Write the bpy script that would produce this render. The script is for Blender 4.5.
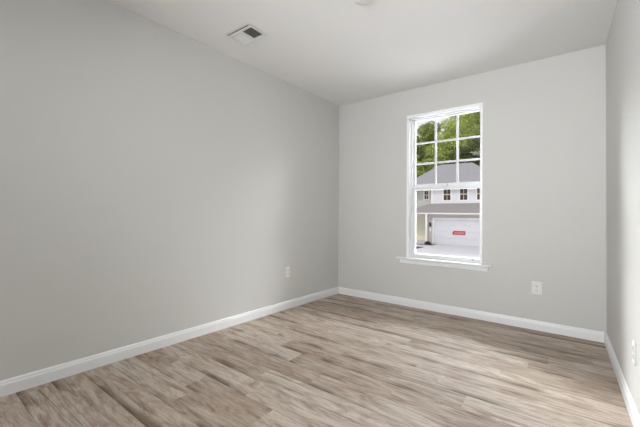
import bpy, bmesh, math, random
from mathutils import Vector, Matrix

for o in list(bpy.data.objects):
    bpy.data.objects.remove(o, do_unlink=True)
SC = bpy.context.scene
COL = SC.collection

# ------------------------------------------------------------------ camera
cam_d = bpy.data.cameras.new('camera')
cam = bpy.data.objects.new('camera', cam_d)
COL.objects.link(cam)
SC.camera = cam
cam_d.sensor_width = 36.0
cam_d.lens = 332.944 / 640 * 36.0
cam_d.shift_x = 56.0 / 640
cam_d.shift_y = -3.92 / 640
cam_d.clip_start = 0.02
cam_d.clip_end = 300
cam.location = (2.1534, 0.0, 1.0148)
cam.rotation_euler = (Matrix.Rotation(0.72665, 3, 'Z') @ Matrix.Rotation(math.pi / 2 + 0.01365, 3, 'X')
                      @ Matrix.Rotation(0.01095, 3, 'Z')).to_euler()

# ------------------------------------------------------------------ sky, sun, added fill lamps, exposure
SC.view_settings.view_transform = 'Standard'
SC.view_settings.look = 'None'
SC.view_settings.gamma = 1.0
SC.view_settings.use_curve_mapping = False
SC.view_settings.exposure = 0.05

wd = bpy.data.worlds.new('sky')
SC.world = wd
wd.use_nodes = True
bg = wd.node_tree.nodes['Background']
bg.inputs[0].default_value = (0.94, 0.965, 1.0, 1)
bg.inputs[1].default_value = 0.88


def lamp(name, kind, loc, target, energy, color=(1, 1, 1), **kw):
    d = bpy.data.lights.new(name, kind)
    d.energy = energy
    d.color = color
    for k, v in kw.items():
        setattr(d, k, v)
    o = bpy.data.objects.new(name, d)
    COL.objects.link(o)
    o.location = loc
    o.rotation_euler = (Vector(target) - Vector(loc)).to_track_quat('-Z', 'Y').to_euler()
    return o


# added area lamp high over the street, boosts the daylight through the window
lamp('window_fill', 'AREA', (0.0, 17.5, 13.2), (0.0, 0.0, 13.2), 22000.0, (0.965, 0.99, 1.0),
     shape='RECTANGLE', size=44.0, size_y=14.0)
# added lamp overhead, lights the pale slab so it bounces light into the room
lamp('overhead_fill', 'AREA', (0.0, 8.5, 11.0), (0.0, 8.5, 0.0), 3000.0, (0.965, 0.99, 1.0),
     shape='RECTANGLE', size=26.0, size_y=8.0, spread=math.radians(85))
lamp('left_window_fill', 'AREA', (-13.0, 12.0, 11.0), (1.2, 3.9, 8.0), 26500.0, (0.965, 0.99, 1.0),
     shape='RECTANGLE', size=22.0, size_y=11.0, spread=math.radians(118))  # added side lamp outside, sends extra light onto the right wall
lamp('right_window_fill', 'AREA', (15.4, 12.0, 11.0), (1.2, 3.9, 8.0), 9000.0, (0.965, 0.99, 1.0),
     shape='RECTANGLE', size=22.0, size_y=11.0, spread=math.radians(118))  # added side lamp outside, sends extra light onto the left wall
# hazy sun behind our own house, on the facade opposite
lamp('sun', 'SUN', (-14, -20, 44), (-4, 30, 0), 1.0, (1.0, 0.96, 0.92), angle=math.radians(12))
# added fill: area lamp under the ceiling behind the camera
lamp('ceiling_fill_lamp', 'AREA', (1.25, -0.55, 2.405), (1.25, -0.50, 0), 14.0, (0.955, 0.985, 1.0),
     shape='RECTANGLE', size=1.1, size_y=0.55)
# added fill lamp behind the camera, aimed at the window wall
lamp('rear_fill_lamp', 'AREA', (1.5, -1.15, 1.5), (1.85, 3.9, 1.55), 24.0, (0.955, 0.985, 1.0),
     shape='RECTANGLE', size=0.9, size_y=0.6, spread=math.radians(92))
lamp('upward_fill_lamp', 'AREA', (1.2, -0.95, 1.1), (2.7, 2.6, 2.6), 9.0, (0.955, 0.985, 1.0),
     shape='RECTANGLE', size=0.5, size_y=0.5, spread=math.radians(90))  # added fill lamp aimed up at the ceiling on the right


# ------------------------------------------------------------------ materials
def srgb(r, g, b):
    def f(c):
        c /= 255.0
        return c / 12.92 if c <= 0.04045 else ((c + 0.055) / 1.055) ** 2.4
    return (f(r), f(g), f(b), 1)


def mat(name, rgb, rough=0.6, spec=0.5, bump=0.0, bscale=200.0, vary=0.0, vscale=6.0, metal=0.0):
    m = bpy.data.materials.new(name)
    m.use_nodes = True
    nt = m.node_tree
    p = nt.nodes['Principled BSDF']
    c = srgb(*rgb)
    p.inputs['Base Color'].default_value = c
    p.inputs['Roughness'].default_value = rough
    p.inputs['Specular IOR Level'].default_value = spec
    p.inputs['Metallic'].default_value = metal
    tc = nt.nodes.new('ShaderNodeTexCoord')
    if vary:
        n = nt.nodes.new('ShaderNodeTexNoise')
        n.inputs['Scale'].default_value = vscale
        n.inputs['Detail'].default_value = 4
        nt.links.new(tc.outputs['Object'], n.inputs['Vector'])
        mx = nt.nodes.new('ShaderNodeMix')
        mx.data_type = 'RGBA'
        mx.inputs[6].default_value = tuple(x * (1 - vary) for x in c[:3]) + (1,)
        mx.inputs[7].default_value = tuple(min(1, x * (1 + vary)) for x in c[:3]) + (1,)
        nt.links.new(n.outputs['Fac'], mx.inputs[0])
        nt.links.new(mx.outputs[2], p.inputs['Base Color'])
    if bump:
        n = nt.nodes.new('ShaderNodeTexNoise')
        n.inputs['Scale'].default_value = bscale
        nt.links.new(tc.outputs['Object'], n.inputs['Vector'])
        b = nt.nodes.new('ShaderNodeBump')
        b.inputs['Strength'].default_value = bump
        b.inputs['Distance'].default_value = 0.002
        nt.links.new(n.outputs['Fac'], b.inputs['Height'])
        nt.links.new(b.outputs['Normal'], p.inputs['Normal'])
    return m


def wood_floor():
    m = bpy.data.materials.new('oak_vinyl_planks')
    m.use_nodes = True
    nt = m.node_tree
    N = nt.nodes
    L = nt.links.new
    p = N['Principled BSDF']
    at = N.new('ShaderNodeAttribute')
    at.attribute_name = 'plank'          # per plank random triple
    uv = N.new('ShaderNodeUVMap')        # u along plank (m), v across 0..1
    sep = N.new('ShaderNodeSeparateXYZ')
    L(uv.outputs['UV'], sep.inputs[0])
    geo = N.new('ShaderNodeTexCoord')
    # each plank shows its own piece of grain
    off = N.new('ShaderNodeVectorMath')
    off.operation = 'MULTIPLY'
    off.inputs[1].default_value = (37, 53, 71)
    L(at.outputs['Vector'], off.inputs[0])
    add = N.new('ShaderNodeVectorMath')
    L(geo.outputs['Object'], add.inputs[0])
    L(off.outputs[0], add.inputs[1])

    def noise(sx, sy, scale, detail, rough=0.6, dist=0.0):
        mp = N.new('ShaderNodeMapping')
        mp.inputs['Scale'].default_value = (sx, sy, 1)
        L(add.outputs[0], mp.inputs[0])
        n = N.new('ShaderNodeTexNoise')
        n.inputs['Scale'].default_value = scale
        n.inputs['Detail'].default_value = detail
        n.inputs['Roughness'].default_value = rough
        n.inputs['Distortion'].default_value = dist
        L(mp.outputs[0], n.inputs['Vector'])
        return n.outputs['Fac']

    def ramp(fac, stops):
        r = N.new('ShaderNodeValToRGB')
        els = r.color_ramp.elements
        els[0].position, els[0].color = stops[0]
        els[1].position, els[1].color = stops[-1]
        for pos, c in stops[1:-1]:
            e = els.new(pos)
            e.color = c
        L(fac, r.inputs[0])
        return r.outputs[0]

    def mix(fac, a, b, mode='MIX'):
        x = N.new('ShaderNodeMix')
        x.data_type = 'RGBA'
        x.blend_type = mode
        for s, v in ((0, fac), (6, a), (7, b)):
            if hasattr(v, 'links'):
                L(v, x.inputs[s])
            else:
                x.inputs[s].default_value = v
        return x.outputs[2]

    def math_(op, a, b=None):
        x = N.new('ShaderNodeMath')
        x.operation = op
        for i, v in ((0, a), (1, b)):
            if v is None:
                continue
            if hasattr(v, 'links'):
                L(v, x.inputs[i])
            else:
                x.inputs[i].default_value = v
        return x.outputs[0]

    cloud = noise(2.0, 8.0, 1.8, 7, 0.72, 1.2)
    grain = noise(2.6, 30, 2.2, 7, 0.7, 0.9)
    base = ramp(cloud, [(0.32, srgb(146, 126, 109)), (0.45, srgb(186, 170, 156)), (0.60, srgb(208, 198, 188))])
    fine = ramp(grain, [(0.34, srgb(142, 126, 112)), (0.54, (1, 1, 1, 1))])
    col = mix(0.42, base, fine, 'MULTIPLY')
    # plank to plank tone
    sp = N.new('ShaderNodeSeparateXYZ')
    L(at.outputs['Vector'], sp.inputs[0])
    tone = ramp(sp.outputs[0], [(0.0, srgb(222, 214, 206)), (0.5, srgb(242, 239, 236)), (1.0, (1, 1, 1, 1))])
    col = mix(0.9, col, tone, 'MULTIPLY')
    # dark heartwood streaks
    st = noise(0.9, 16.0, 1.7, 5, 0.65, 1.0)
    streak = ramp(st, [(0.55, (0, 0, 0, 1)), (0.72, (1, 1, 1, 1))])
    # brown stain along one edge of some planks, printed in the decor
    edge = math_('SUBTRACT', 1.0, math_('MULTIPLY', sep.outputs[1], 3.0))
    edge = math_('MAXIMUM', edge, 0.0)
    en = noise(1.3, 0.4, 1.5, 3, 0.5)
    es = ramp(en, [(0.49, (0, 0, 0, 1)), (0.60, (1, 1, 1, 1))])
    em = math_('MULTIPLY', edge, es)
    dark = math_('MINIMUM', math_('ADD', math_('MULTIPLY', streak, 0.7), math_('MULTIPLY', em, 1.0)), 0.95)
    col = mix(dark, col, srgb(92, 71, 53))
    # joints
    e1 = math_('LESS_THAN', sep.outputs[1], 0.014)
    col = mix(math_('MULTIPLY', e1, 0.6), col, srgb(88, 72, 58))
    L(col, p.inputs['Base Color'])
    rr = ramp(grain, [(0.3, (0.66, 0.66, 0.66, 1)), (0.7, (0.54, 0.54, 0.54, 1))])
    L(rr, p.inputs['Roughness'])
    p.inputs['Specular IOR Level'].default_value = 0.35
    b = N.new('ShaderNodeBump')
    b.inputs['Strength'].default_value = 0.10
    b.inputs['Distance'].default_value = 0.001
    L(grain, b.inputs['Height'])
    L(b.outputs['Normal'], p.inputs['Normal'])
    return m


def siding(name, rgb, pitch, dark=0.86):
    m = mat(name, rgb, 0.7, 0.3)
    nt = m.node_tree
    tc = nt.nodes.new('ShaderNodeTexCoord')
    sp = nt.nodes.new('ShaderNodeSeparateXYZ')
    nt.links.new(tc.outputs['Object'], sp.inputs[0])
    a = nt.nodes.new('ShaderNodeMath')
    a.operation = 'DIVIDE'
    a.inputs[1].default_value = pitch
    nt.links.new(sp.outputs[2], a.inputs[0])
    f = nt.nodes.new('ShaderNodeMath')
    f.operation = 'FRACT'
    nt.links.new(a.outputs[0], f.inputs[0])
    b = nt.nodes.new('ShaderNodeBump')
    b.inputs['Strength'].default_value = 0.6
    b.inputs['Distance'].default_value = 0.015
    b.invert = True
    nt.links.new(f.outputs[0], b.inputs['Height'])
    nt.links.new(b.outputs['Normal'], nt.nodes['Principled BSDF'].inputs['Normal'])
    return m


def leafy(name, stops):
    m = bpy.data.materials.new(name)
    m.use_nodes = True
    nt = m.node_tree
    p = nt.nodes['Principled BSDF']
    p.inputs['Roughness'].default_value = 0.6
    p.inputs['Specular IOR Level'].default_value = 0.25
    g = nt.nodes.new('ShaderNodeNewGeometry')
    oi = nt.nodes.new('ShaderNodeObjectInfo')
    r = nt.nodes.new('ShaderNodeValToRGB')
    r.color_ramp.elements[0].color = stops[0]
    r.color_ramp.elements[1].color = stops[2]
    e = r.color_ramp.elements.new(0.5)
    e.color = stops[1]
    a = nt.nodes.new('ShaderNodeMath')
    a.operation = 'MULTIPLY_ADD'
    a.inputs[1].default_value = 0.7
    nt.links.new(g.outputs['Random Per Island'], a.inputs[0])
    b = nt.nodes.new('ShaderNodeMath')
    b.operation = 'MULTIPLY'
    b.inputs[1].default_value = 0.3
    nt.links.new(oi.outputs['Random'], b.inputs[0])
    nt.links.new(b.outputs[0], a.inputs[2])
    nt.links.new(a.outputs[0], r.inputs[0])
    nt.links.new(r.outputs[0], p.inputs['Base Color'])
    tr = nt.nodes.new('ShaderNodeBsdfTranslucent')
    nt.links.new(r.outputs[0], tr.inputs[0])
    mx = nt.nodes.new('ShaderNodeMixShader')
    mx.inputs[0].default_value = 0.45
    nt.links.new(p.outputs[0], mx.inputs[1])
    nt.links.new(tr.outputs[0], mx.inputs[2])
    nt.links.new(mx.outputs[0], nt.nodes['Material Output'].inputs[0])
    return m


def glass_mat(name, tint=(1, 1, 1, 1), refl=0.06):
    m = bpy.data.materials.new(name)
    m.use_nodes = True
    nt = m.node_tree
    nt.nodes.remove(nt.nodes['Principled BSDF'])
    t = nt.nodes.new('ShaderNodeBsdfTransparent')
    t.inputs[0].default_value = tint
    g = nt.nodes.new('ShaderNodeBsdfGlossy')
    g.inputs['Roughness'].default_value = 0.01
    fr = nt.nodes.new('ShaderNodeFresnel')
    fr.inputs[0].default_value = 1.30
    mx = nt.nodes.new('ShaderNodeMixShader')
    nt.links.new(fr.outputs[0], mx.inputs[0])
    nt.links.new(t.outputs[0], mx.inputs[1])
    nt.links.new(g.outputs[0], mx.inputs[2])
    nt.links.new(mx.outputs[0], nt.nodes['Material Output'].inputs[0])
    return m


M = {}
M['wall'] = mat('warm_grey_wall_paint', (209, 208, 205), 0.85, 0.2, 0.10, 260)
M['ceiling'] = mat('flat_white_ceiling_paint', (234, 233, 231), 0.95, 0.1, 0.08, 200)
M['trim'] = mat('semigloss_white_trim_paint', (236, 237, 238), 0.35, 0.5)
M['vinyl'] = mat('white_window_vinyl', (224, 225, 227), 0.4, 0.5)
M['bead'] = mat('bright_white_gloss_paint', (247, 248, 248), 0.3, 0.5)
M['glass'] = glass_mat('clear_window_glass')
M['floor'] = wood_floor()
M['plastic'] = mat('white_plastic', (232, 232, 229), 0.35, 0.5)
M['slot'] = mat('dark_slot', (40, 38, 36), 0.6, 0.2)
M['steel'] = mat('screw_steel', (190, 190, 188), 0.35, 0.5, metal=0.6)
M['vent'] = mat('white_enamel_vent', (226, 226, 224), 0.4, 0.5)
M['edge_shade'] = mat('edge_shade_grey', (84, 84, 84), 0.9, 0.2)  # dark colour standing for the shade at the vent's edges
M['duct_shade'] = mat('duct_shade_grey', (70, 70, 70), 0.6, 0.3)
M['siding_white'] = siding('pale_lavender_grey_siding', (222, 220, 225), 0.12)
M['siding_grey'] = siding('grey_siding', (200, 199, 193), 0.12)
M['siding_taupe'] = siding('taupe_siding', (196, 188, 186), 0.12)
M['beige'] = mat('beige_porch_wall', (230, 224, 204), 0.7, 0.3)
M['ext_trim'] = mat('white_exterior_trim', (238, 236, 234), 0.5, 0.4)
M['door_white'] = mat('white_steel_door', (219, 218, 223), 0.5, 0.4)
M['shingle'] = mat('grey_shingles', (160, 158, 162), 0.9, 0.2, 0.5, 20, 0.18, 9.0)
M['shingle2'] = mat('warm_grey_shingles', (158, 151, 150), 0.9, 0.2, 0.5, 20, 0.18, 9.0)
M['pane'] = mat('dark_reflecting_pane', (62, 48, 44), 0.12, 0.6, vary=0.3, vscale=3.0)
M['muntin'] = mat('tan_muntin', (196, 180, 170), 0.5, 0.4)
M['red'] = mat('red_banner', (182, 76, 92), 0.6, 0.3)
M['sign_white'] = mat('white_banner_print', (244, 228, 230), 0.6, 0.3)
M['black'] = mat('black_metal', (42, 40, 44), 0.5, 0.4)
M['concrete'] = mat('pale_concrete', (206, 204, 208), 0.85, 0.2, vary=0.05, vscale=0.8)
M['asphalt'] = mat('grey_asphalt', (120, 120, 122), 0.9, 0.2, vary=0.1, vscale=2)
M['lawn'] = mat('lawn_green', (104, 116, 78), 0.95, 0.1, vary=0.3, vscale=5)
M['mulch'] = mat('dark_mulch', (92, 80, 74), 0.95, 0.1, vary=0.3, vscale=8)
M['bark'] = mat('brown_bark', (92, 78, 64), 0.95, 0.1, vary=0.3, vscale=4)
M['leaf_brown'] = leafy('brownish_leaves', (srgb(72, 62, 46), srgb(98, 84, 58), srgb(120, 112, 74)))
M['leaf_a'] = leafy('bright_leaves', (srgb(128, 142, 72), srgb(190, 204, 110), srgb(232, 238, 164)))
M['leaf_b'] = leafy('mid_leaves', (srgb(112, 124, 70), srgb(172, 186, 106), srgb(220, 228, 152)))
M['leaf_c'] = leafy('dark_leaves', (srgb(84, 92, 60), srgb(136, 146, 92), srgb(184, 190, 130)))


# ------------------------------------------------------------------ mesh helpers
class MB:
    def __init__(self):
        self.bm = bmesh.new()

    def box(self, x0, x1, y0, y1, z0, z1, bevel=0.0, seg=2):
        g = bmesh.ops.create_cube(self.bm, size=1.0)
        vs = g['verts']
        for v in vs:
            v.co = Vector(((x0 + x1) / 2 + v.co.x * (x1 - x0), (y0 + y1) / 2 + v.co.y * (y1 - y0),
                           (z0 + z1) / 2 + v.co.z * (z1 - z0)))
        if bevel:
            es = list({e for v in vs for e in v.link_edges})
            bmesh.ops.bevel(self.bm, geom=es, offset=bevel, segments=seg, affect='EDGES', profile=0.5)
        return self

    def poly(self, pts):
        self.bm.faces.new([self.bm.verts.new(p) for p in pts])
        return self

    def solid(self, bottom, top):
        """prism between two equal loops"""
        a = [self.bm.verts.new(p) for p in bottom]
        b = [self.bm.verts.new(p) for p in top]
        n = len(a)
        self.bm.faces.new(a[::-1])
        self.bm.faces.new(b)
        for i in range(n):
            self.bm.faces.new((a[i], a[(i + 1) % n], b[(i + 1) % n], b[i]))
        return self

    def lathe(self, prof, c=(0, 0, 0), n=48, axis='Z'):
        rings = []
        for r, z in prof:
            ring = []
            for i in range(n):
                t = 2 * math.pi * i / n
                p = (r * math.cos(t), r * math.sin(t), z)
                if axis == 'Y':
                    p = (p[0], p[2], p[1])
                ring.append(self.bm.verts.new((c[0] + p[0], c[1] + p[1], c[2] + p[2])))
            rings.append(ring)
        for a, b in zip(rings, rings[1:]):
            for i in range(n):
                self.bm.faces.new((a[i], a[(i + 1) % n], b[(i + 1) % n], b[i]))
        self.bm.faces.new(rings[0][::-1])
        self.bm.faces.new(rings[-1])
        return self

    def sweep(self, prof, p0, p1, up=(0, 0, 1), inward=(1, 0, 0)):
        """extrude a profile [(out, up)...] from p0 to p1"""
        p0, p1, up, inward = map(Vector, (p0, p1, up, inward))
        self.solid([p0 + inward * a + up * b for a, b in prof], [p1 + inward * a + up * b for a, b in prof])
        return self

    def tube(self, pts, radii, n=8):
        rings = []
        for i, p in enumerate(pts):
            p = Vector(p)
            d = Vector(pts[min(i + 1, len(pts) - 1)]) - Vector(pts[max(i - 1, 0)])
            q = d.to_track_quat('Z', 'Y')
            rings.append([self.bm.verts.new(p + q @ Vector((radii[i] * math.cos(2 * math.pi * k / n),
                                                           radii[i] * math.sin(2 * math.pi * k / n), 0))) for k in range(n)])
        for a, b in zip(rings, rings[1:]):
            for k in range(n):
                self.bm.faces.new((a[k], a[(k + 1) % n], b[(k + 1) % n], b[k]))
        self.bm.faces.new(rings[0][::-1])
        self.bm.faces.new(rings[-1])
        return self

    def build(self, name, m, parent=None, smooth=False, loc=None, keep=False):
        me = bpy.data.meshes.new(name)
        if not keep:
            bmesh.ops.recalc_face_normals(self.bm, faces=self.bm.faces)
        self.bm.to_mesh(me)
        self.bm.free()
        me.materials.append(m)
        if smooth:
            for p in me.polygons:
                p.use_smooth = True
        o = bpy.data.objects.new(name, me)
        COL.objects.link(o)
        if parent:
            o.parent = parent
        if loc:
            o.location = loc
        return o


def empty(name, loc=(0, 0, 0), rot=(0, 0, 0)):
    o = bpy.data.objects.new(name, None)
    o.empty_display_size = 0.1
    COL.objects.link(o)
    o.location = loc
    o.rotation_euler = rot
    return o


def tag(o, label=None, cat=None, group=None, kind=None):
    for k, v in (('label', label), ('category', cat), ('group', group), ('kind', kind)):
        if v:
            o[k] = v
    return o


def structure(o, label=None, cat=None):
    return tag(o, label, cat, kind='structure')


# ------------------------------------------------------------------ room shell
D, W, H = 3.885, 2.4365, 2.44
KL, KR = -0.0409, -0.0026            # the side walls are very slightly out of square
Y0 = -1.35                           # wall behind the camera
XL = lambda y: KL * (D - y)
XR = lambda y: W + KR * (D - y)
T = 0.14

# floor of separate planks inside one mesh, each with its own grain
random.seed(11)
PW, PH = 0.1705, 1.168
bm = bmesh.new()
lay = bm.loops.layers.float_vector.new('plank')
uvl = bm.loops.layers.uv.new('UVMap')
known = {}
for px, py in ((0.59, 1.06), (0.19, 1.25), (0.51, 1.25), (1.04, 1.26), (1.59, 2.22), (1.86, 2.62), (1.43, 1.98), (0.75, 1.93)):
    known.setdefault(math.floor((py - PH) / PW), []).append(px)
r0, r1 = math.floor((Y0 - PH) / PW), math.floor((D - PH) / PW)
for r in range(r0, r1 + 1):
    y0, y1 = max(PH + r * PW, Y0), min(PH + (r + 1) * PW, D)
    if y1 - y0 < 0.002:
        continue
    joints = sorted(known.get(r, []))
    start = joints[0] if joints else random.uniform(0, 1.22)
    xs = [start]
    while xs[0] > -0.4:
        xs.insert(0, xs[0] - 1.22)
    while xs[-1] < 2.6:
        nxt = [j for j in joints if j > xs[-1] + 0.2]
        xs.append(nxt[0] if nxt and nxt[0] < xs[-1] + 1.22 else xs[-1] + 1.22)
    for x0, x1 in zip(xs, xs[1:]):
        q = [(max(x0, XL(y0)), y0), (min(x1, XR(y0)), y0), (min(x1, XR(y1)), y1), (max(x0, XL(y1)), y1)]
        if q[1][0] - q[0][0] < 0.003 or q[2][0] - q[3][0] < 0.003:
            continue
        f = bm.faces.new([bm.verts.new((a, b, 0)) for a, b in q])
        rnd = Vector((random.random(), random.random(), random.random()))
        for lp in f.loops:
            lp[lay] = rnd
            lp[uvl].uv = (lp.vert.co.x - x0, (lp.vert.co.y - (PH + r * PW)) / PW)
# slab under the planks
g = bmesh.ops.create_cube(bm, size=1)
for v in g['verts']:
    v.co = Vector((1.2 + v.co.x * 3.2, (Y0 + D) / 2 + v.co.y * (D - Y0 + 0.3), -0.06 + v.co.z * 0.118))
me = bpy.data.meshes.new('floor')
bm.to_mesh(me)
bm.free()
me.materials.append(M['floor'])
fo = bpy.data.objects.new('floor', me)
COL.objects.link(fo)
structure(fo, 'light taupe wood plank floor running across the empty room', 'floor')

# ceiling
structure(MB().box(-0.5, 2.8, Y0 - T, D + T, H, H + 0.12).build('ceiling', M['ceiling']), 'plain white flat ceiling of the room', 'ceiling')

# side walls
structure(MB().solid([(XL(Y0), Y0, -0.1), (XL(D), D, -0.1), (XL(D) - T, D, -0.1), (XL(Y0) - T, Y0, -0.1)],
                     [(XL(Y0), Y0, H), (XL(D), D, H), (XL(D) - T, D, H), (XL(Y0) - T, Y0, H)]).build('wall_left', M['wall']),
          'long blank pale grey wall on the left', 'wall')
structure(MB().solid([(XR(Y0), Y0, -0.1), (XR(Y0) + T, Y0, -0.1), (XR(D) + T, D, -0.1), (XR(D), D, -0.1)],
                     [(XR(Y0), Y0, H), (XR(Y0) + T, Y0, H), (XR(D) + T, D, H), (XR(D), D, H)]).build('wall_right', M['wall']),
          'narrow strip of pale grey wall at the right edge', 'wall')
# wall behind the camera with the doorway the photographer stands in front of
fw = MB()
fw.box(XL(Y0) - T, 0.35, Y0 - T, Y0, -0.1, H).box(1.2, XR(Y0) + T, Y0 - T, Y0, -0.1, H).box(0.35, 1.2, Y0 - T, Y0, 2.05, H)
structure(fw.build('wall_front', M['wall']), 'pale grey wall behind the viewer, with the doorway', 'wall')
dr = empty('door_1', (0.35, Y0 - 0.07, 0))
structure(dr, 'closed white door in the wall behind the viewer', 'door')
MB().box(0.01, 0.84, -0.02, 0.02, 0.006, 2.04, 0.003).build('door_leaf', M['trim'], dr)
MB().lathe([(0.026, 0.02), (0.026, 0.028), (0.011, 0.032), (0.011, 0.05), (0.026, 0.06), (0.028, 0.075), (0.016, 0.086)],
           (0.77, 0, 0.95), 24, 'Y').build('door_handle', M['steel'], dr, True)

# back wall with the window opening
OX0, OX1, OZ0, OZ1 = 0.880, 1.568, 0.545, 2.122
bw = MB()
bw.box(-T, OX0, D, D + T, -0.1, H).box(OX1, W + T, D, D + T, -0.1, H)
bw.box(OX0, OX1, D, D + T, -0.1, OZ0 - 0.02).box(OX0, OX1, D, D + T, OZ1, H)
structure(bw.build('wall_back', M['wall']), 'pale grey wall with the window, opposite the viewer', 'wall')

# unseen overhang added above the window outside, blocks steep light from the overhead lamp
structure(MB().box(-3.0, 5.0, D + T, D + T + 0.75, H + 0.14, H + 0.30).build('added_eave', M['trim']), 'unseen white overhang added outside above the window to block steep light', 'added_eave')

# baseboards
BP = [(0, 0), (0.014, 0), (0.014, 0.058), (0.0125, 0.064), (0.0095, 0.067), (0.0095, 0.071), (0.008, 0.078), (0.004, 0.083), (0, 0.0845)]
structure(MB().sweep(BP, (XL(Y0), Y0, 0), (XL(D), D, 0), inward=(1, 0, 0)).build('baseboard_left', M['trim']),
          'white moulded baseboard along the left wall', 'baseboard')
structure(MB().sweep(BP, (0.0145, D, 0), (W - 0.0145, D, 0), inward=(0, -1, 0)).build('baseboard_back', M['trim']),
          'white moulded baseboard below the window wall', 'baseboard')
structure(MB().sweep(BP, (XR(Y0), Y0, 0), (XR(D), D, 0), inward=(-1, 0, 0)).build('baseboard_right', M['trim']),
          'white moulded baseboard along the right wall', 'baseboard')
structure(MB().sweep(BP, (1.2, Y0, 0), (XR(Y0) - 0.0145, Y0, 0), inward=(0, 1, 0)).build('baseboard_front', M['trim']),
          'white baseboard behind the viewer', 'baseboard')

# panel fixture added unseen behind the camera to house the fill lamp
cl = empty('ceiling_fill_panel', (1.25, -0.55, H))
tag(cl, 'flat white rectangular panel added behind the viewer as unseen fill light', 'ceiling light')
fx = MB()
for s in (-1, 1):
    fx.box(-0.60, 0.60, s * 0.30 - 0.015, s * 0.30 + 0.015, -0.04, 0, 0.003)
    fx.box(s * 0.585 - 0.015, s * 0.585 + 0.015, -0.285, 0.285, -0.04, 0, 0.003)
fx.build('frame', M['trim'], cl)
MB().box(-0.57, 0.57, -0.285, 0.285, -0.030, -0.001).build('fill_panel_face', M['plastic'], cl)

# ------------------------------------------------------------------ window
wn = empty('window_1', (0, D, 0))
structure(wn, 'tall white double hung window with gridded upper sash', 'window')
# thin trim bead round the opening
c = MB()
c.box(OX0 - 0.021, OX0, -0.011, 0, OZ0, 2.143, 0.002)
c.box(OX1, OX1 + 0.016, -0.011, 0, OZ0, 2.143, 0.002)
c.box(OX0, OX1, -0.011, 0, OZ1, 2.143, 0.002)
c.build('casing', M['bead'], wn)
# jamb extension lining the reveal
j = MB()
j.box(OX0, OX0 + 0.006, -0.004, 0.135, OZ0, OZ1)
j.box(OX1 - 0.006, OX1, -0.004, 0.135, OZ0, OZ1)
j.box(OX0 + 0.006, OX1 - 0.006, -0.004, 0.135, OZ1 - 0.006, OZ1)
j.build('jamb', M['trim'], wn)
# vinyl main frame
f = MB()
f.box(OX0 + 0.006, 0.905, 0.045, 0.13, OZ0, OZ1 - 0.006, 0.003)
f.box(1.557, OX1 - 0.006, 0.045, 0.13, OZ0, OZ1 - 0.006, 0.003)
f.box(0.905, 1.557, 0.045, 0.13, 2.105, OZ1 - 0.006, 0.003)
f.box(0.905, 1.557, 0.045, 0.13, OZ0, 0.566, 0.003)
f.build('frame', M['vinyl'], wn)
GX0, GX1 = 0.921, 1.551
# upper sash (outer track)
us = MB()
us.box(0.905, GX0, 0.09, 0.122, 1.335, 2.105, 0.002)
us.box(GX1, 1.557, 0.09, 0.122, 1.335, 2.105, 0.002)
us.box(GX0, GX1, 0.09, 0.122, 2.094, 2.105, 0.002)
us.box(GX0, GX1, 0.09, 0.122, 1.335, 1.372, 0.002)
uso = us.build('upper_sash', M['vinyl'], wn)
for x in (1.131, 1.342):
    MB().box(x - 0.0105, x + 0.0105, 0.098, 0.112, 1.372, 2.094, 0.003).build('muntin', M['vinyl'], uso)
for z in (1.834, 1.602):
    MB().box(GX0, GX1, 0.0985, 0.1115, z - 0.010, z + 0.010, 0.003).build('muntin', M['vinyl'], uso)
MB().box(GX0, GX1, 0.1035, 0.1065, 1.372, 2.094).build('glass', M['glass'], uso)
# lower sash (inner track)
ls = MB()
ls.box(0.905, 0.934, 0.052, 0.086, 0.566, 1.342, 0.002)
ls.box(1.551, 1.557, 0.052, 0.086, 0.566, 1.342, 0.002)
ls.box(0.934, 1.551, 0.052, 0.086, 1.301, 1.342, 0.002)
ls.box(0.934, 1.551, 0.052, 0.086, 0.566, 0.588, 0.002)
lso = ls.build('lower_sash', M['vinyl'], wn)
MB().box(0.934, 1.551, 0.066, 0.069, 0.588, 1.301).build('glass', M['glass'], lso)
lk = MB().box(1.20, 1.26, 0.054, 0.078, 1.342, 1.350, 0.002).box(1.222, 1.238, 0.046, 0.072, 1.350, 1.358, 0.002)
lk.build('sash_lock', M['vinyl'], lso)
MB().box(1.485, 1.500, 0.047, 0.053, 0.571, 0.577, 0.001).build('vent_latch', M['slot'], lso)
# stool and apron
MB().box(0.757, 1.662, -0.050, 0.0, OZ0 - 0.016, OZ0, 0.004).box(OX0, OX1, -0.001, 0.135, OZ0 - 0.020, OZ0).build('stool', M['trim'], wn)
AP = [(0, 0), (0.008, 0.0), (0.012, 0.010), (0.012, 0.045), (0.016, 0.050), (0.016, 0.0525), (0, 0.0525)]
MB().sweep(AP, (0.790, 0, 0.4765), (1.625, 0, 0.4765), inward=(0, -1, 0)).build('apron', M['trim'], wn)


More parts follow.
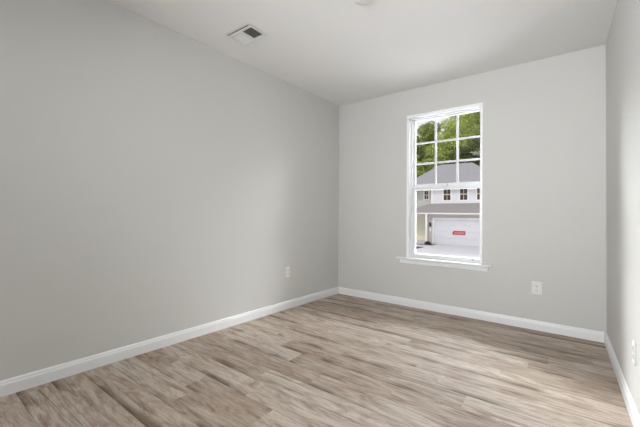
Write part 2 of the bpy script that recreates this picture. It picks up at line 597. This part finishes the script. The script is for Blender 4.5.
# ------------------------------------------------------------------ small fittings
def make_outlet():
    r = empty('wall_outlet')
    MB().box(-0.035, 0.035, -0.0055, 0, -0.0575, 0.0575, 0.0025).build('cover_plate', M['plastic'], r)
    for s in (-1, 1):
        f = MB()
        f.box(-0.0165, 0.0165, -0.0085, -0.004, s * 0.0195 - 0.014, s * 0.0195 + 0.014, 0.004)
        fo_ = f.build('receptacle', M['plastic'], r)
        k = MB()
        k.box(-0.0078, -0.0052, -0.0089, -0.007, s * 0.0195 - 0.0015, s * 0.0195 + 0.0075)
        k.box(0.0052, 0.0078, -0.0089, -0.007, s * 0.0195 - 0.0005, s * 0.0195 + 0.0070)
        k.lathe([(0.0026, -0.0089), (0.0026, -0.007)], (0, 0, s * 0.0195 - 0.0075), 12, 'Y')
        k.build('slots', M['slot'], fo_)
    MB().lathe([(0.0032, -0.0055), (0.0030, -0.0068), (0.0015, -0.0072)], (0, 0, 0), 12, 'Y').build('screw', M['steel'], r)
    return r


def copy_tree(o, parent=None):
    c_ = o.copy()
    COL.objects.link(c_)
    if parent:
        c_.parent = parent
    for ch in [k for k in o.children]:
        copy_tree(ch, c_)
    return c_


o1 = make_outlet()
o2 = copy_tree(o1)
o3 = copy_tree(o1)
o1.location = (1.9966, D, 0.376)
tag(o1, 'white duplex outlet low on the window wall, right of the window', 'outlet', 'wall outlets')
yl = 2.862
o2.location = (XL(yl), yl, 0.394)
o2.rotation_euler = (0, 0, math.pi / 2 + 0.0409)
tag(o2, 'white duplex outlet low on the long left wall', 'outlet', 'wall outlets')
yr = 2.485
o3.location = (XR(yr), yr, 0.345)
o3.rotation_euler = (0, 0, -math.pi / 2)
tag(o3, 'white duplex outlet on the right wall, seen almost edge on', 'outlet', 'wall outlets')

# ceiling vent register: two banks of louvres leaning opposite ways
v = empty('air_vent', (0.298, 1.866, H))
tag(v, 'white rectangular air vent in the ceiling, one half showing dark slots', 'air vent')
hx, hy = 0.128, 0.098
fr = MB()
# face plate held a little off the ceiling, on a narrower collar
for s in (-1, 1):
    fr.box(-hx, hx, min(s * hy, s * (hy - 0.026)), max(s * hy, s * (hy - 0.026)), -0.0125, -0.0100, 0.001)
    fr.box(min(s * hx, s * (hx - 0.020)), max(s * hx, s * (hx - 0.020)), -hy + 0.026, hy - 0.026, -0.0125, -0.0100)
    fr.box(-hx + 0.018, hx - 0.018, s * (hy - 0.025) - 0.001, s * (hy - 0.025) + 0.001, -0.0105, -0.0005)
    fr.box(s * (hx - 0.019) - 0.001, s * (hx - 0.019) + 0.001, -hy + 0.025, hy - 0.025, -0.0105, -0.0005)
fr.box(-0.006, 0.006, -hy + 0.026, hy - 0.026, -0.0125, -0.001)
fr.build('face_frame', M['vent'], v)
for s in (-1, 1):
    shade_bar = MB().box(-hx + 0.006, hx - 0.030, min(s * (hy - 0.004), s * (hy - 0.010)), max(s * (hy - 0.004), s * (hy - 0.010)), -0.0100, -0.0005)  # dark strips drawn as the shadow line between plate and ceiling
    shade_bar.build('edge_shade', M['edge_shade'], v)
for s in (-1, 1):
    lv = MB()
    for k in range(7):
        x = s * (0.016 + k * 0.0148)
        lean = 0.0075 * s
        # thin slats leaning outwards towards the ceiling
        lv.solid([(x - 0.0006, -hy + 0.026, -0.009), (x + 0.0006, -hy + 0.026, -0.009), (x + 0.0006, hy - 0.026, -0.009), (x - 0.0006, hy - 0.026, -0.009)],
                 [(x - lean - 0.0006, -hy + 0.026, -0.0008), (x - lean + 0.0006, -hy + 0.026, -0.0008), (x - lean + 0.0006, hy - 0.026, -0.0008), (x - lean - 0.0006, hy - 0.026, -0.0008)])
    lv.build('louvre_bank', M['vent'], v)
MB().box(-hx + 0.02, hx - 0.02, -hy + 0.024, hy - 0.024, -0.0007, -0.0002).build('duct_shade_sheet', M['duct_shade'], v)  # flat dark sheet; the shade inside the duct is put into its colour
for s in (-1, 1):
    MB().lathe([(0.004, -0.0122), (0.0035, -0.0137), (0.001, -0.0142)], (s * (hx - 0.011), 0, 0), 12).build('screw', M['steel'], v)

# smoke detector at the top edge of the picture
sd = empty('smoke_detector', (1.206, 2.003, H))
tag(sd, 'round white smoke detector on the ceiling at the top edge', 'smoke detector')
MB().lathe([(0.0, 0), (0.066, 0), (0.066, -0.012), (0.063, -0.014)][1:], (0, 0, 0), 48).build('base', M['plastic'], sd, False)
MB().lathe([(0.060, -0.012), (0.060, -0.024), (0.055, -0.034), (0.042, -0.040), (0.020, -0.041), (0.004, -0.041)], (0, 0, 0), 48).build('cover', M['plastic'], sd, True)
MB().lathe([(0.0085, -0.040), (0.0085, -0.0435), (0.006, -0.0445)], (0.020, 0.0, 0), 20).build('test_button', M['plastic'], sd)

# ------------------------------------------------------------------ outside: ground
GZ = -1.33


def slab(name, x0, x1, y0, y1, z, m, label, cat):
    return structure(MB().box(x0, x1, y0, y1, z - 0.3, z).build(name, m), label, cat)


slab('lawn', -45, 40, D + T + 0.02, 80, GZ - 0.03, M['lawn'], 'green lawn between and behind the houses', 'lawn')
slab('bounce_slab', -20, 20, D + T + 0.03, 12.5, GZ - 0.005, M['concrete'], 'pale concrete slab added unseen below the window to bounce light in', 'driveway')  # added unseen, bounces light up through the window onto the ceiling
slab('street', -45, 40, 12.5, 19.0, GZ - 0.015, M['asphalt'], 'grey street outside', 'street')
slab('sidewalk', -45, 40, 19.0, 24.0, GZ - 0.005, M['concrete'], 'pale concrete apron in front of the garage drive', 'pavement')
slab('driveway', -5.45, -0.5, 24.0, 30.1, GZ, M['concrete'], 'pale concrete driveway in front of the garage door', 'driveway')
slab('walkway', -9.0, -5.45, 27.0, 28.7, GZ, M['concrete'], 'pale concrete walk leading to the porch', 'path')
slab('planting_bed', -6.6, -5.46, 28.72, 29.95, GZ - 0.01, M['mulch'], 'dark mulch bed beside the garage pillar', 'planting bed')
slab('mulch_strip', -8.5, -5.46, 24.2, 26.95, GZ - 0.01, M['mulch'], 'dark mulch strip beside the driveway', 'planting bed')

# ------------------------------------------------------------------ outside: house opposite
hs = empty('house', (-4.0, 30.0, GZ))
tag(hs, 'pale two storey house with grey hip roof and white garage door outside the window', 'house')
HI = Matrix.Translation((4.0, -30.0, -GZ))


def hpart(mb, name, m, parent=None, **kw):
    bmesh.ops.transform(mb.bm, matrix=HI, verts=mb.bm.verts)
    return mb.build(name, m, parent or hs, **kw)


gw = MB()
gw.box(-6.19, -5.68, 30.0, 30.25, GZ, 1.2).box(-0.90, -0.40, 30.0, 30.25, GZ, 1.2).box(-5.68, -0.90, 30.0, 30.25, 0.80, 1.2)
gw.box(-6.19, -6.0, 30.25, 33.0, GZ, 1.2).box(-0.6, -0.4, 30.25, 38.5, GZ, 3.4)
hpart(gw, 'garage_wall', M['siding_taupe'])
hpart(MB().box(-6.125, -0.4, 31.2, 38.5, 1.9, 3.42), 'upper_wall', M['siding_white'])
hpart(MB().box(-6.20, -6.08, 31.17, 31.23, 2.03, 3.44).box(-6.12, -0.4, 31.17, 31.23, 2.00, 2.07).box(-6.12, -0.4, 31.17, 31.22, 3.36, 3.44), 'corner_board', M['ext_trim'])
hpart(MB().box(-8.8, -6.13, 31.75, 38.5, GZ, 3.42), 'recessed_wall', M['siding_grey'])
hpart(MB().box(-8.8, -6.2, 31.4, 31.73, GZ, 1.3), 'porch_wall', M['beige'])
hpart(MB().box(-8.8, -6.2, 29.5, 32.0, GZ - 0.1, GZ + 0.20), 'porch_slab', M['concrete'])
pp = MB().box(-6.20, -6.07, 29.55, 29.68, GZ + 0.2, 1.17)
pp.box(-6.22, -6.05, 29.53, 29.70, GZ + 0.2, GZ + 0.42, 0.01).box(-6.22, -6.05, 29.53, 29.70, 1.05, 1.17, 0.01)
hpart(pp, 'porch_post', M['ext_trim'])
# eave, gutter and soffit of the lower roof
hpart(MB().box(-8.0, -0.1, 29.42, 29.50, 1.165, 1.285).box(-8.0, -0.1, 29.50, 30.0, 1.165, 1.185).box(-8.0, -6.2, 30.0, 32.0, 1.165, 1.185), 'fascia', M['ext_trim'])
lr = MB()
lr.solid([(-8.0, 29.42, 1.27), (-0.1, 29.42, 1.27), (-0.1, 31.3, 2.10), (-6.12, 31.3, 2.10)],
         [(-8.0, 29.42, 1.30), (-0.1, 29.42, 1.30), (-0.1, 31.3, 2.13), (-6.12, 31.3, 2.13)])
lr.solid([(-8.0, 29.42, 1.27), (-6.12, 31.3, 2.10), (-6.12, 33.0, 2.10), (-8.0, 33.0, 1.27)],
         [(-8.0, 29.42, 1.30), (-6.12, 31.3, 2.13), (-6.12, 33.0, 2.13), (-8.0, 33.0, 1.30)])
hpart(lr, 'lower_roof', M['shingle2'])
mr = MB()
A, B, C_, Dd = (-8.98, 30.7, 3.42), (-0.2, 30.7, 3.42), (-0.2, 39.3, 3.42), (-8.98, 39.3, 3.42)
R1, R2 = (-6.44, 35.0, 5.93), (-3.80, 35.0, 5.90)
vs = [mr.bm.verts.new(q) for q in (A, B, C_, Dd, R1, R2)]
for idx in ((0, 1, 5, 4), (1, 2, 5), (2, 3, 4, 5), (3, 0, 4), (0, 3, 2, 1)):
    mr.bm.faces.new([vs[i] for i in idx])
hpart(mr, 'main_roof', M['shingle'])
hpart(MB().box(-8.98, -0.2, 30.66, 30.72, 3.36, 3.47).box(-8.98, -0.2, 30.72, 31.2, 3.36, 3.40), 'gutter', M['ext_trim'])
# garage door: four rows of panels
gd = MB()
rows = 4
dz = 2.13 / rows
for k in range(rows):
    z0 = GZ + k * dz
    gd.box(-5.68, -0.90, 30.10, 30.14, z0 + 0.004, z0 + dz - 0.004, 0.003, 1)
    for q in range(8):
        x0 = -5.68 + 0.06 + q * 0.592
        gd.box(x0, x0 + 0.51, 30.085, 30.10, z0 + 0.11, z0 + dz - 0.11, 0.006, 1)
dro = hpart(gd, 'garage_door', M['door_white'])
hpart(MB().box(-5.76, -5.67, 29.97, 30.12, GZ, 0.88).box(-0.91, -0.82, 29.97, 30.12, GZ, 0.88).box(-5.67, -0.91, 29.97, 30.12, 0.72, 0.88), 'door_trim', M['ext_trim'])
for hxx in (-4.55, -2.3):
    hpart(MB().box(hxx, hxx + 0.25, 30.07, 30.09, GZ + 0.55, GZ + 0.58, 0.004), 'handle', M['door_white'], dro)


def far_window(x0, x1, z0, z1, y):
    t = MB()
    t.box(x0 - 0.09, x0, y - 0.03, y + 0.03, z0 - 0.09, z1 + 0.09).box(x1, x1 + 0.09, y - 0.03, y + 0.03, z0 - 0.09, z1 + 0.09)
    t.box(x0, x1, y - 0.03, y + 0.03, z0 - 0.09, z0).box(x0, x1, y - 0.03, y + 0.03, z1, z1 + 0.09)
    w = hpart(t, 'window', M['ext_trim'])
    hpart(MB().box(x0, x1, y - 0.008, y + 0.004, z0, z1), 'pane', M['pane'], w)
    zm, xm = (z0 + z1) / 2, (x0 + x1) / 2
    hpart(MB().box(x0, x1, y - 0.02, y - 0.008, zm - 0.04, zm + 0.04).box(xm - 0.02, xm + 0.02, y - 0.018, y - 0.009, z0, z1), 'muntin', M['muntin'], w)


far_window(-5.21, -4.69, 2.36, 3.31, 31.19)
far_window(-3.99, -3.47, 2.36, 3.31, 31.19)
far_window(-2.79, -2.27, 2.36, 3.31, 31.19)
far_window(-6.885, -6.585, 2.50, 3.235, 31.74)
# lantern and house plaque on the pillar
ln = MB()
ln.box(-5.97, -5.85, 29.96, 30.0, 0.17, 0.46, 0.01)
ln.solid([(-5.99, 29.80, 0.38), (-5.83, 29.80, 0.38), (-5.83, 29.96, 0.38), (-5.99, 29.96, 0.38)],
         [(-5.93, 29.86, 0.52), (-5.89, 29.86, 0.52), (-5.89, 29.90, 0.52), (-5.93, 29.90, 0.52)])
ln.box(-5.97, -5.85, 29.82, 29.94, 0.13, 0.16)
for sx in (-5.97, -5.862):
    for sy in (29.82, 29.928):
        ln.box(sx, sx + 0.012, sy, sy + 0.012, 0.16, 0.38)
lno = hpart(ln, 'wall_lantern', M['black'])
hpart(MB().box(-5.955, -5.865, 29.835, 29.925, 0.165, 0.375), 'lantern_glass', M['pane'], lno)
hpart(MB().box(-5.98, -5.87, 29.975, 30.0, -0.24, 0.09, 0.01), 'number_plaque', M['ext_trim'])

# red banner on the garage door, its lettering too small to read
bn = empty('banner', (-3.84, 30.07, -0.31))
tag(bn, 'small red banner with pale lettering on the white garage door', 'banner')
MB().box(-0.50, 0.50, 0.0, 0.012, -0.215, 0.215, 0.004).build('border', M['sign_white'], bn)
rb = MB()
rb.solid([(-0.455, 0.001, -0.165), (0.455, 0.001, -0.165), (0.455, 0.001, 0.165), (-0.37, 0.001, 0.165), (-0.455, 0.001, 0.06)],
         [(-0.455, -0.006, -0.165), (0.455, -0.006, -0.165), (0.455, -0.006, 0.165), (-0.37, -0.006, 0.165), (-0.455, -0.006, 0.06)])
rb.build('panel', M['red'], bn)
lt = MB()
x = -0.30
for k, w_ in enumerate((0.06, 0.07, 0.05, 0.07, 0.06, 0.07, 0.06, 0.07)):
    lt.box(x, x + 0.018, -0.010, -0.006, -0.06, 0.05)
    lt.box(x, x + w_, -0.010, -0.006, (-0.06, 0.032, -0.012)[k % 3], (-0.042, 0.05, 0.006)[k % 3])
    x += w_ + 0.022
lt.build('lettering', M['sign_white'], bn)

# ------------------------------------------------------------------ outside: planting and trees
random.seed(5)


def leaf_mesh(blobs, n, size, seed):
    rnd = random.Random(seed)
    mb = MB()
    tot = sum(b[3] ** 2 for b in blobs)
    for bx, by, bz, br, sq in blobs:
        for _ in range(int(n * br * br / tot)):
            d = Vector((rnd.gauss(0, 1), rnd.gauss(0, 1), rnd.gauss(0, 1))).normalized()
            rr = br * (0.62 + 0.42 * rnd.random() ** 0.6)
            p = Vector((bx + d.x * rr, by + d.y * rr, bz + d.z * rr * sq))
            nrm = (d + Vector((rnd.gauss(0, .5), rnd.gauss(0, .5), rnd.gauss(0, .5) + 0.25))).normalized()
            q = nrm.to_track_quat('Z', 'Y') @ Matrix.Rotation(rnd.random() * 6.28, 3, 'Z').to_quaternion()
            s = size * rnd.uniform(0.6, 1.25)
            pts = [(-s, 0, -0.12 * s), (-0.2 * s, -0.5 * s, 0), (s, 0, -0.2 * s), (-0.2 * s, 0.5 * s, 0)]
            mb.bm.faces.new([mb.bm.verts.new(p + q @ Vector(t)) for t in pts])
    return mb


def tree_proto(name, m, h, wdt, seed, label):
    rnd = random.Random(seed)
    r = empty(name)
    tr = MB().tube([(0, 0, 0), (0.05, 0.03, h * 0.2), (-0.05, 0.05, h * 0.5), (0.08, 0, h * 0.86)],
                   [0.026 * h, 0.021 * h, 0.013 * h, 0.004 * h], 9)
    blobs = []
    for k in range(26):
        t = 0.22 + 0.74 * (k / 25.0)
        rad = wdt * math.sin(math.pi * min(1, (t - 0.10) * 1.02) ** 0.8) * 0.72
        a = k * 2.4 + rnd.random()
        d = rad * rnd.uniform(0.35, 0.95)
        br = wdt * rnd.uniform(0.24, 0.42)
        bx, by, bz = d * math.cos(a), d * math.sin(a), h * t
        blobs.append((bx, by, min(bz, h - br * 0.7), br, 0.75))
        if k % 2 == 0:
            tr.tube([(0, 0, bz - 0.12 * h), (bx * 0.5, by * 0.5, bz - 0.05 * h), (bx, by, bz)], [0.009 * h, 0.006 * h, 0.002 * h], 6)
    tr.build('trunk', M['bark'], r, True)
    leaf_mesh(blobs, 12000, 0.19, seed).build('crown', m, r, keep=True)
    return r


protos = [tree_proto('broadleaf_tree', M['leaf_a'], 16.5, 3.9, 3, ''),
          tree_proto('broadleaf_tree', M['leaf_b'], 16.5, 3.6, 8, ''),
          tree_proto('broadleaf_tree', M['leaf_c'], 16.5, 3.4, 21, '')]
spots = [  # x, y, height above the ground, kind, label
    (-13.6, 50.0, 14.0, 1, 'green leafy tree at the left edge of the upper left window pane'),
    (-11.5, 50.0, 15.5, 1, 'tall green tree in the upper left pane, just left of the first upright bar'),
    (-11.3, 62.0, 17.2, 2, 'dark green tree behind the house ridge, in the middle window panes'),
    (-8.4, 48.5, 15.1, 0, 'bright green tree in front of the dark one behind the ridge'),
    (-7.85, 56.0, 18.8, 0, 'bright yellow green tree filling the right upper window pane'),
    (-4.4, 50.5, 17.6, 1, 'tall green tree beyond the right end of the house roof'),
    (-19.0, 56.0, 17.5, 0, 'bright tree farthest left in the woods behind the house'),
    (-1.6, 55.0, 18.0, 0, 'bright tree farthest right in the woods behind the house'),
    (-9.8, 45.0, 9.6, 1, 'low bushy tree just behind the left slope of the roof'),
    (-6.4, 45.5, 10.8, 2, 'low dark tree just behind the roof ridge'),
    (-4.4, 45.0, 11.8, 2, 'low dark tree just behind the right slope of the roof'),
    (-12.8, 46.0, 10.5, 0, 'low bright tree left of the house roof'),
]
used = set()
for i, (x, y, h, k, lb) in enumerate(spots):
    if k not in used:
        t = protos[k]
        used.add(k)
    else:
        t = copy_tree(protos[k])
    t.location = (x, y, GZ - 0.05)
    s = h / 16.5
    t.scale = (s * 0.95 if h > 12 else 0.85, s * 0.95 if h > 12 else 0.85, s)
    t.rotation_euler = (0, 0, i * 1.9)
    tag(t, lb, 'tree', 'trees behind the house opposite')

sh = empty('shrub', (-5.95, 29.35, GZ - 0.02))
tag(sh, 'small dark shrub in the mulch at the garage pillar', 'shrub')
leaf_mesh([(0, 0, 0.16, 0.17, 0.8), (0.12, 0.08, 0.12, 0.12, 0.8), (-0.13, 0.03, 0.12, 0.13, 0.8)], 420, 0.045, 9).build('foliage', M['leaf_brown'], sh, keep=True)
MB().tube([(0, 0, 0), (0.01, 0, 0.1), (0, 0.01, 0.18)], [0.014, 0.01, 0.005], 6).build('stem', M['bark'], sh)
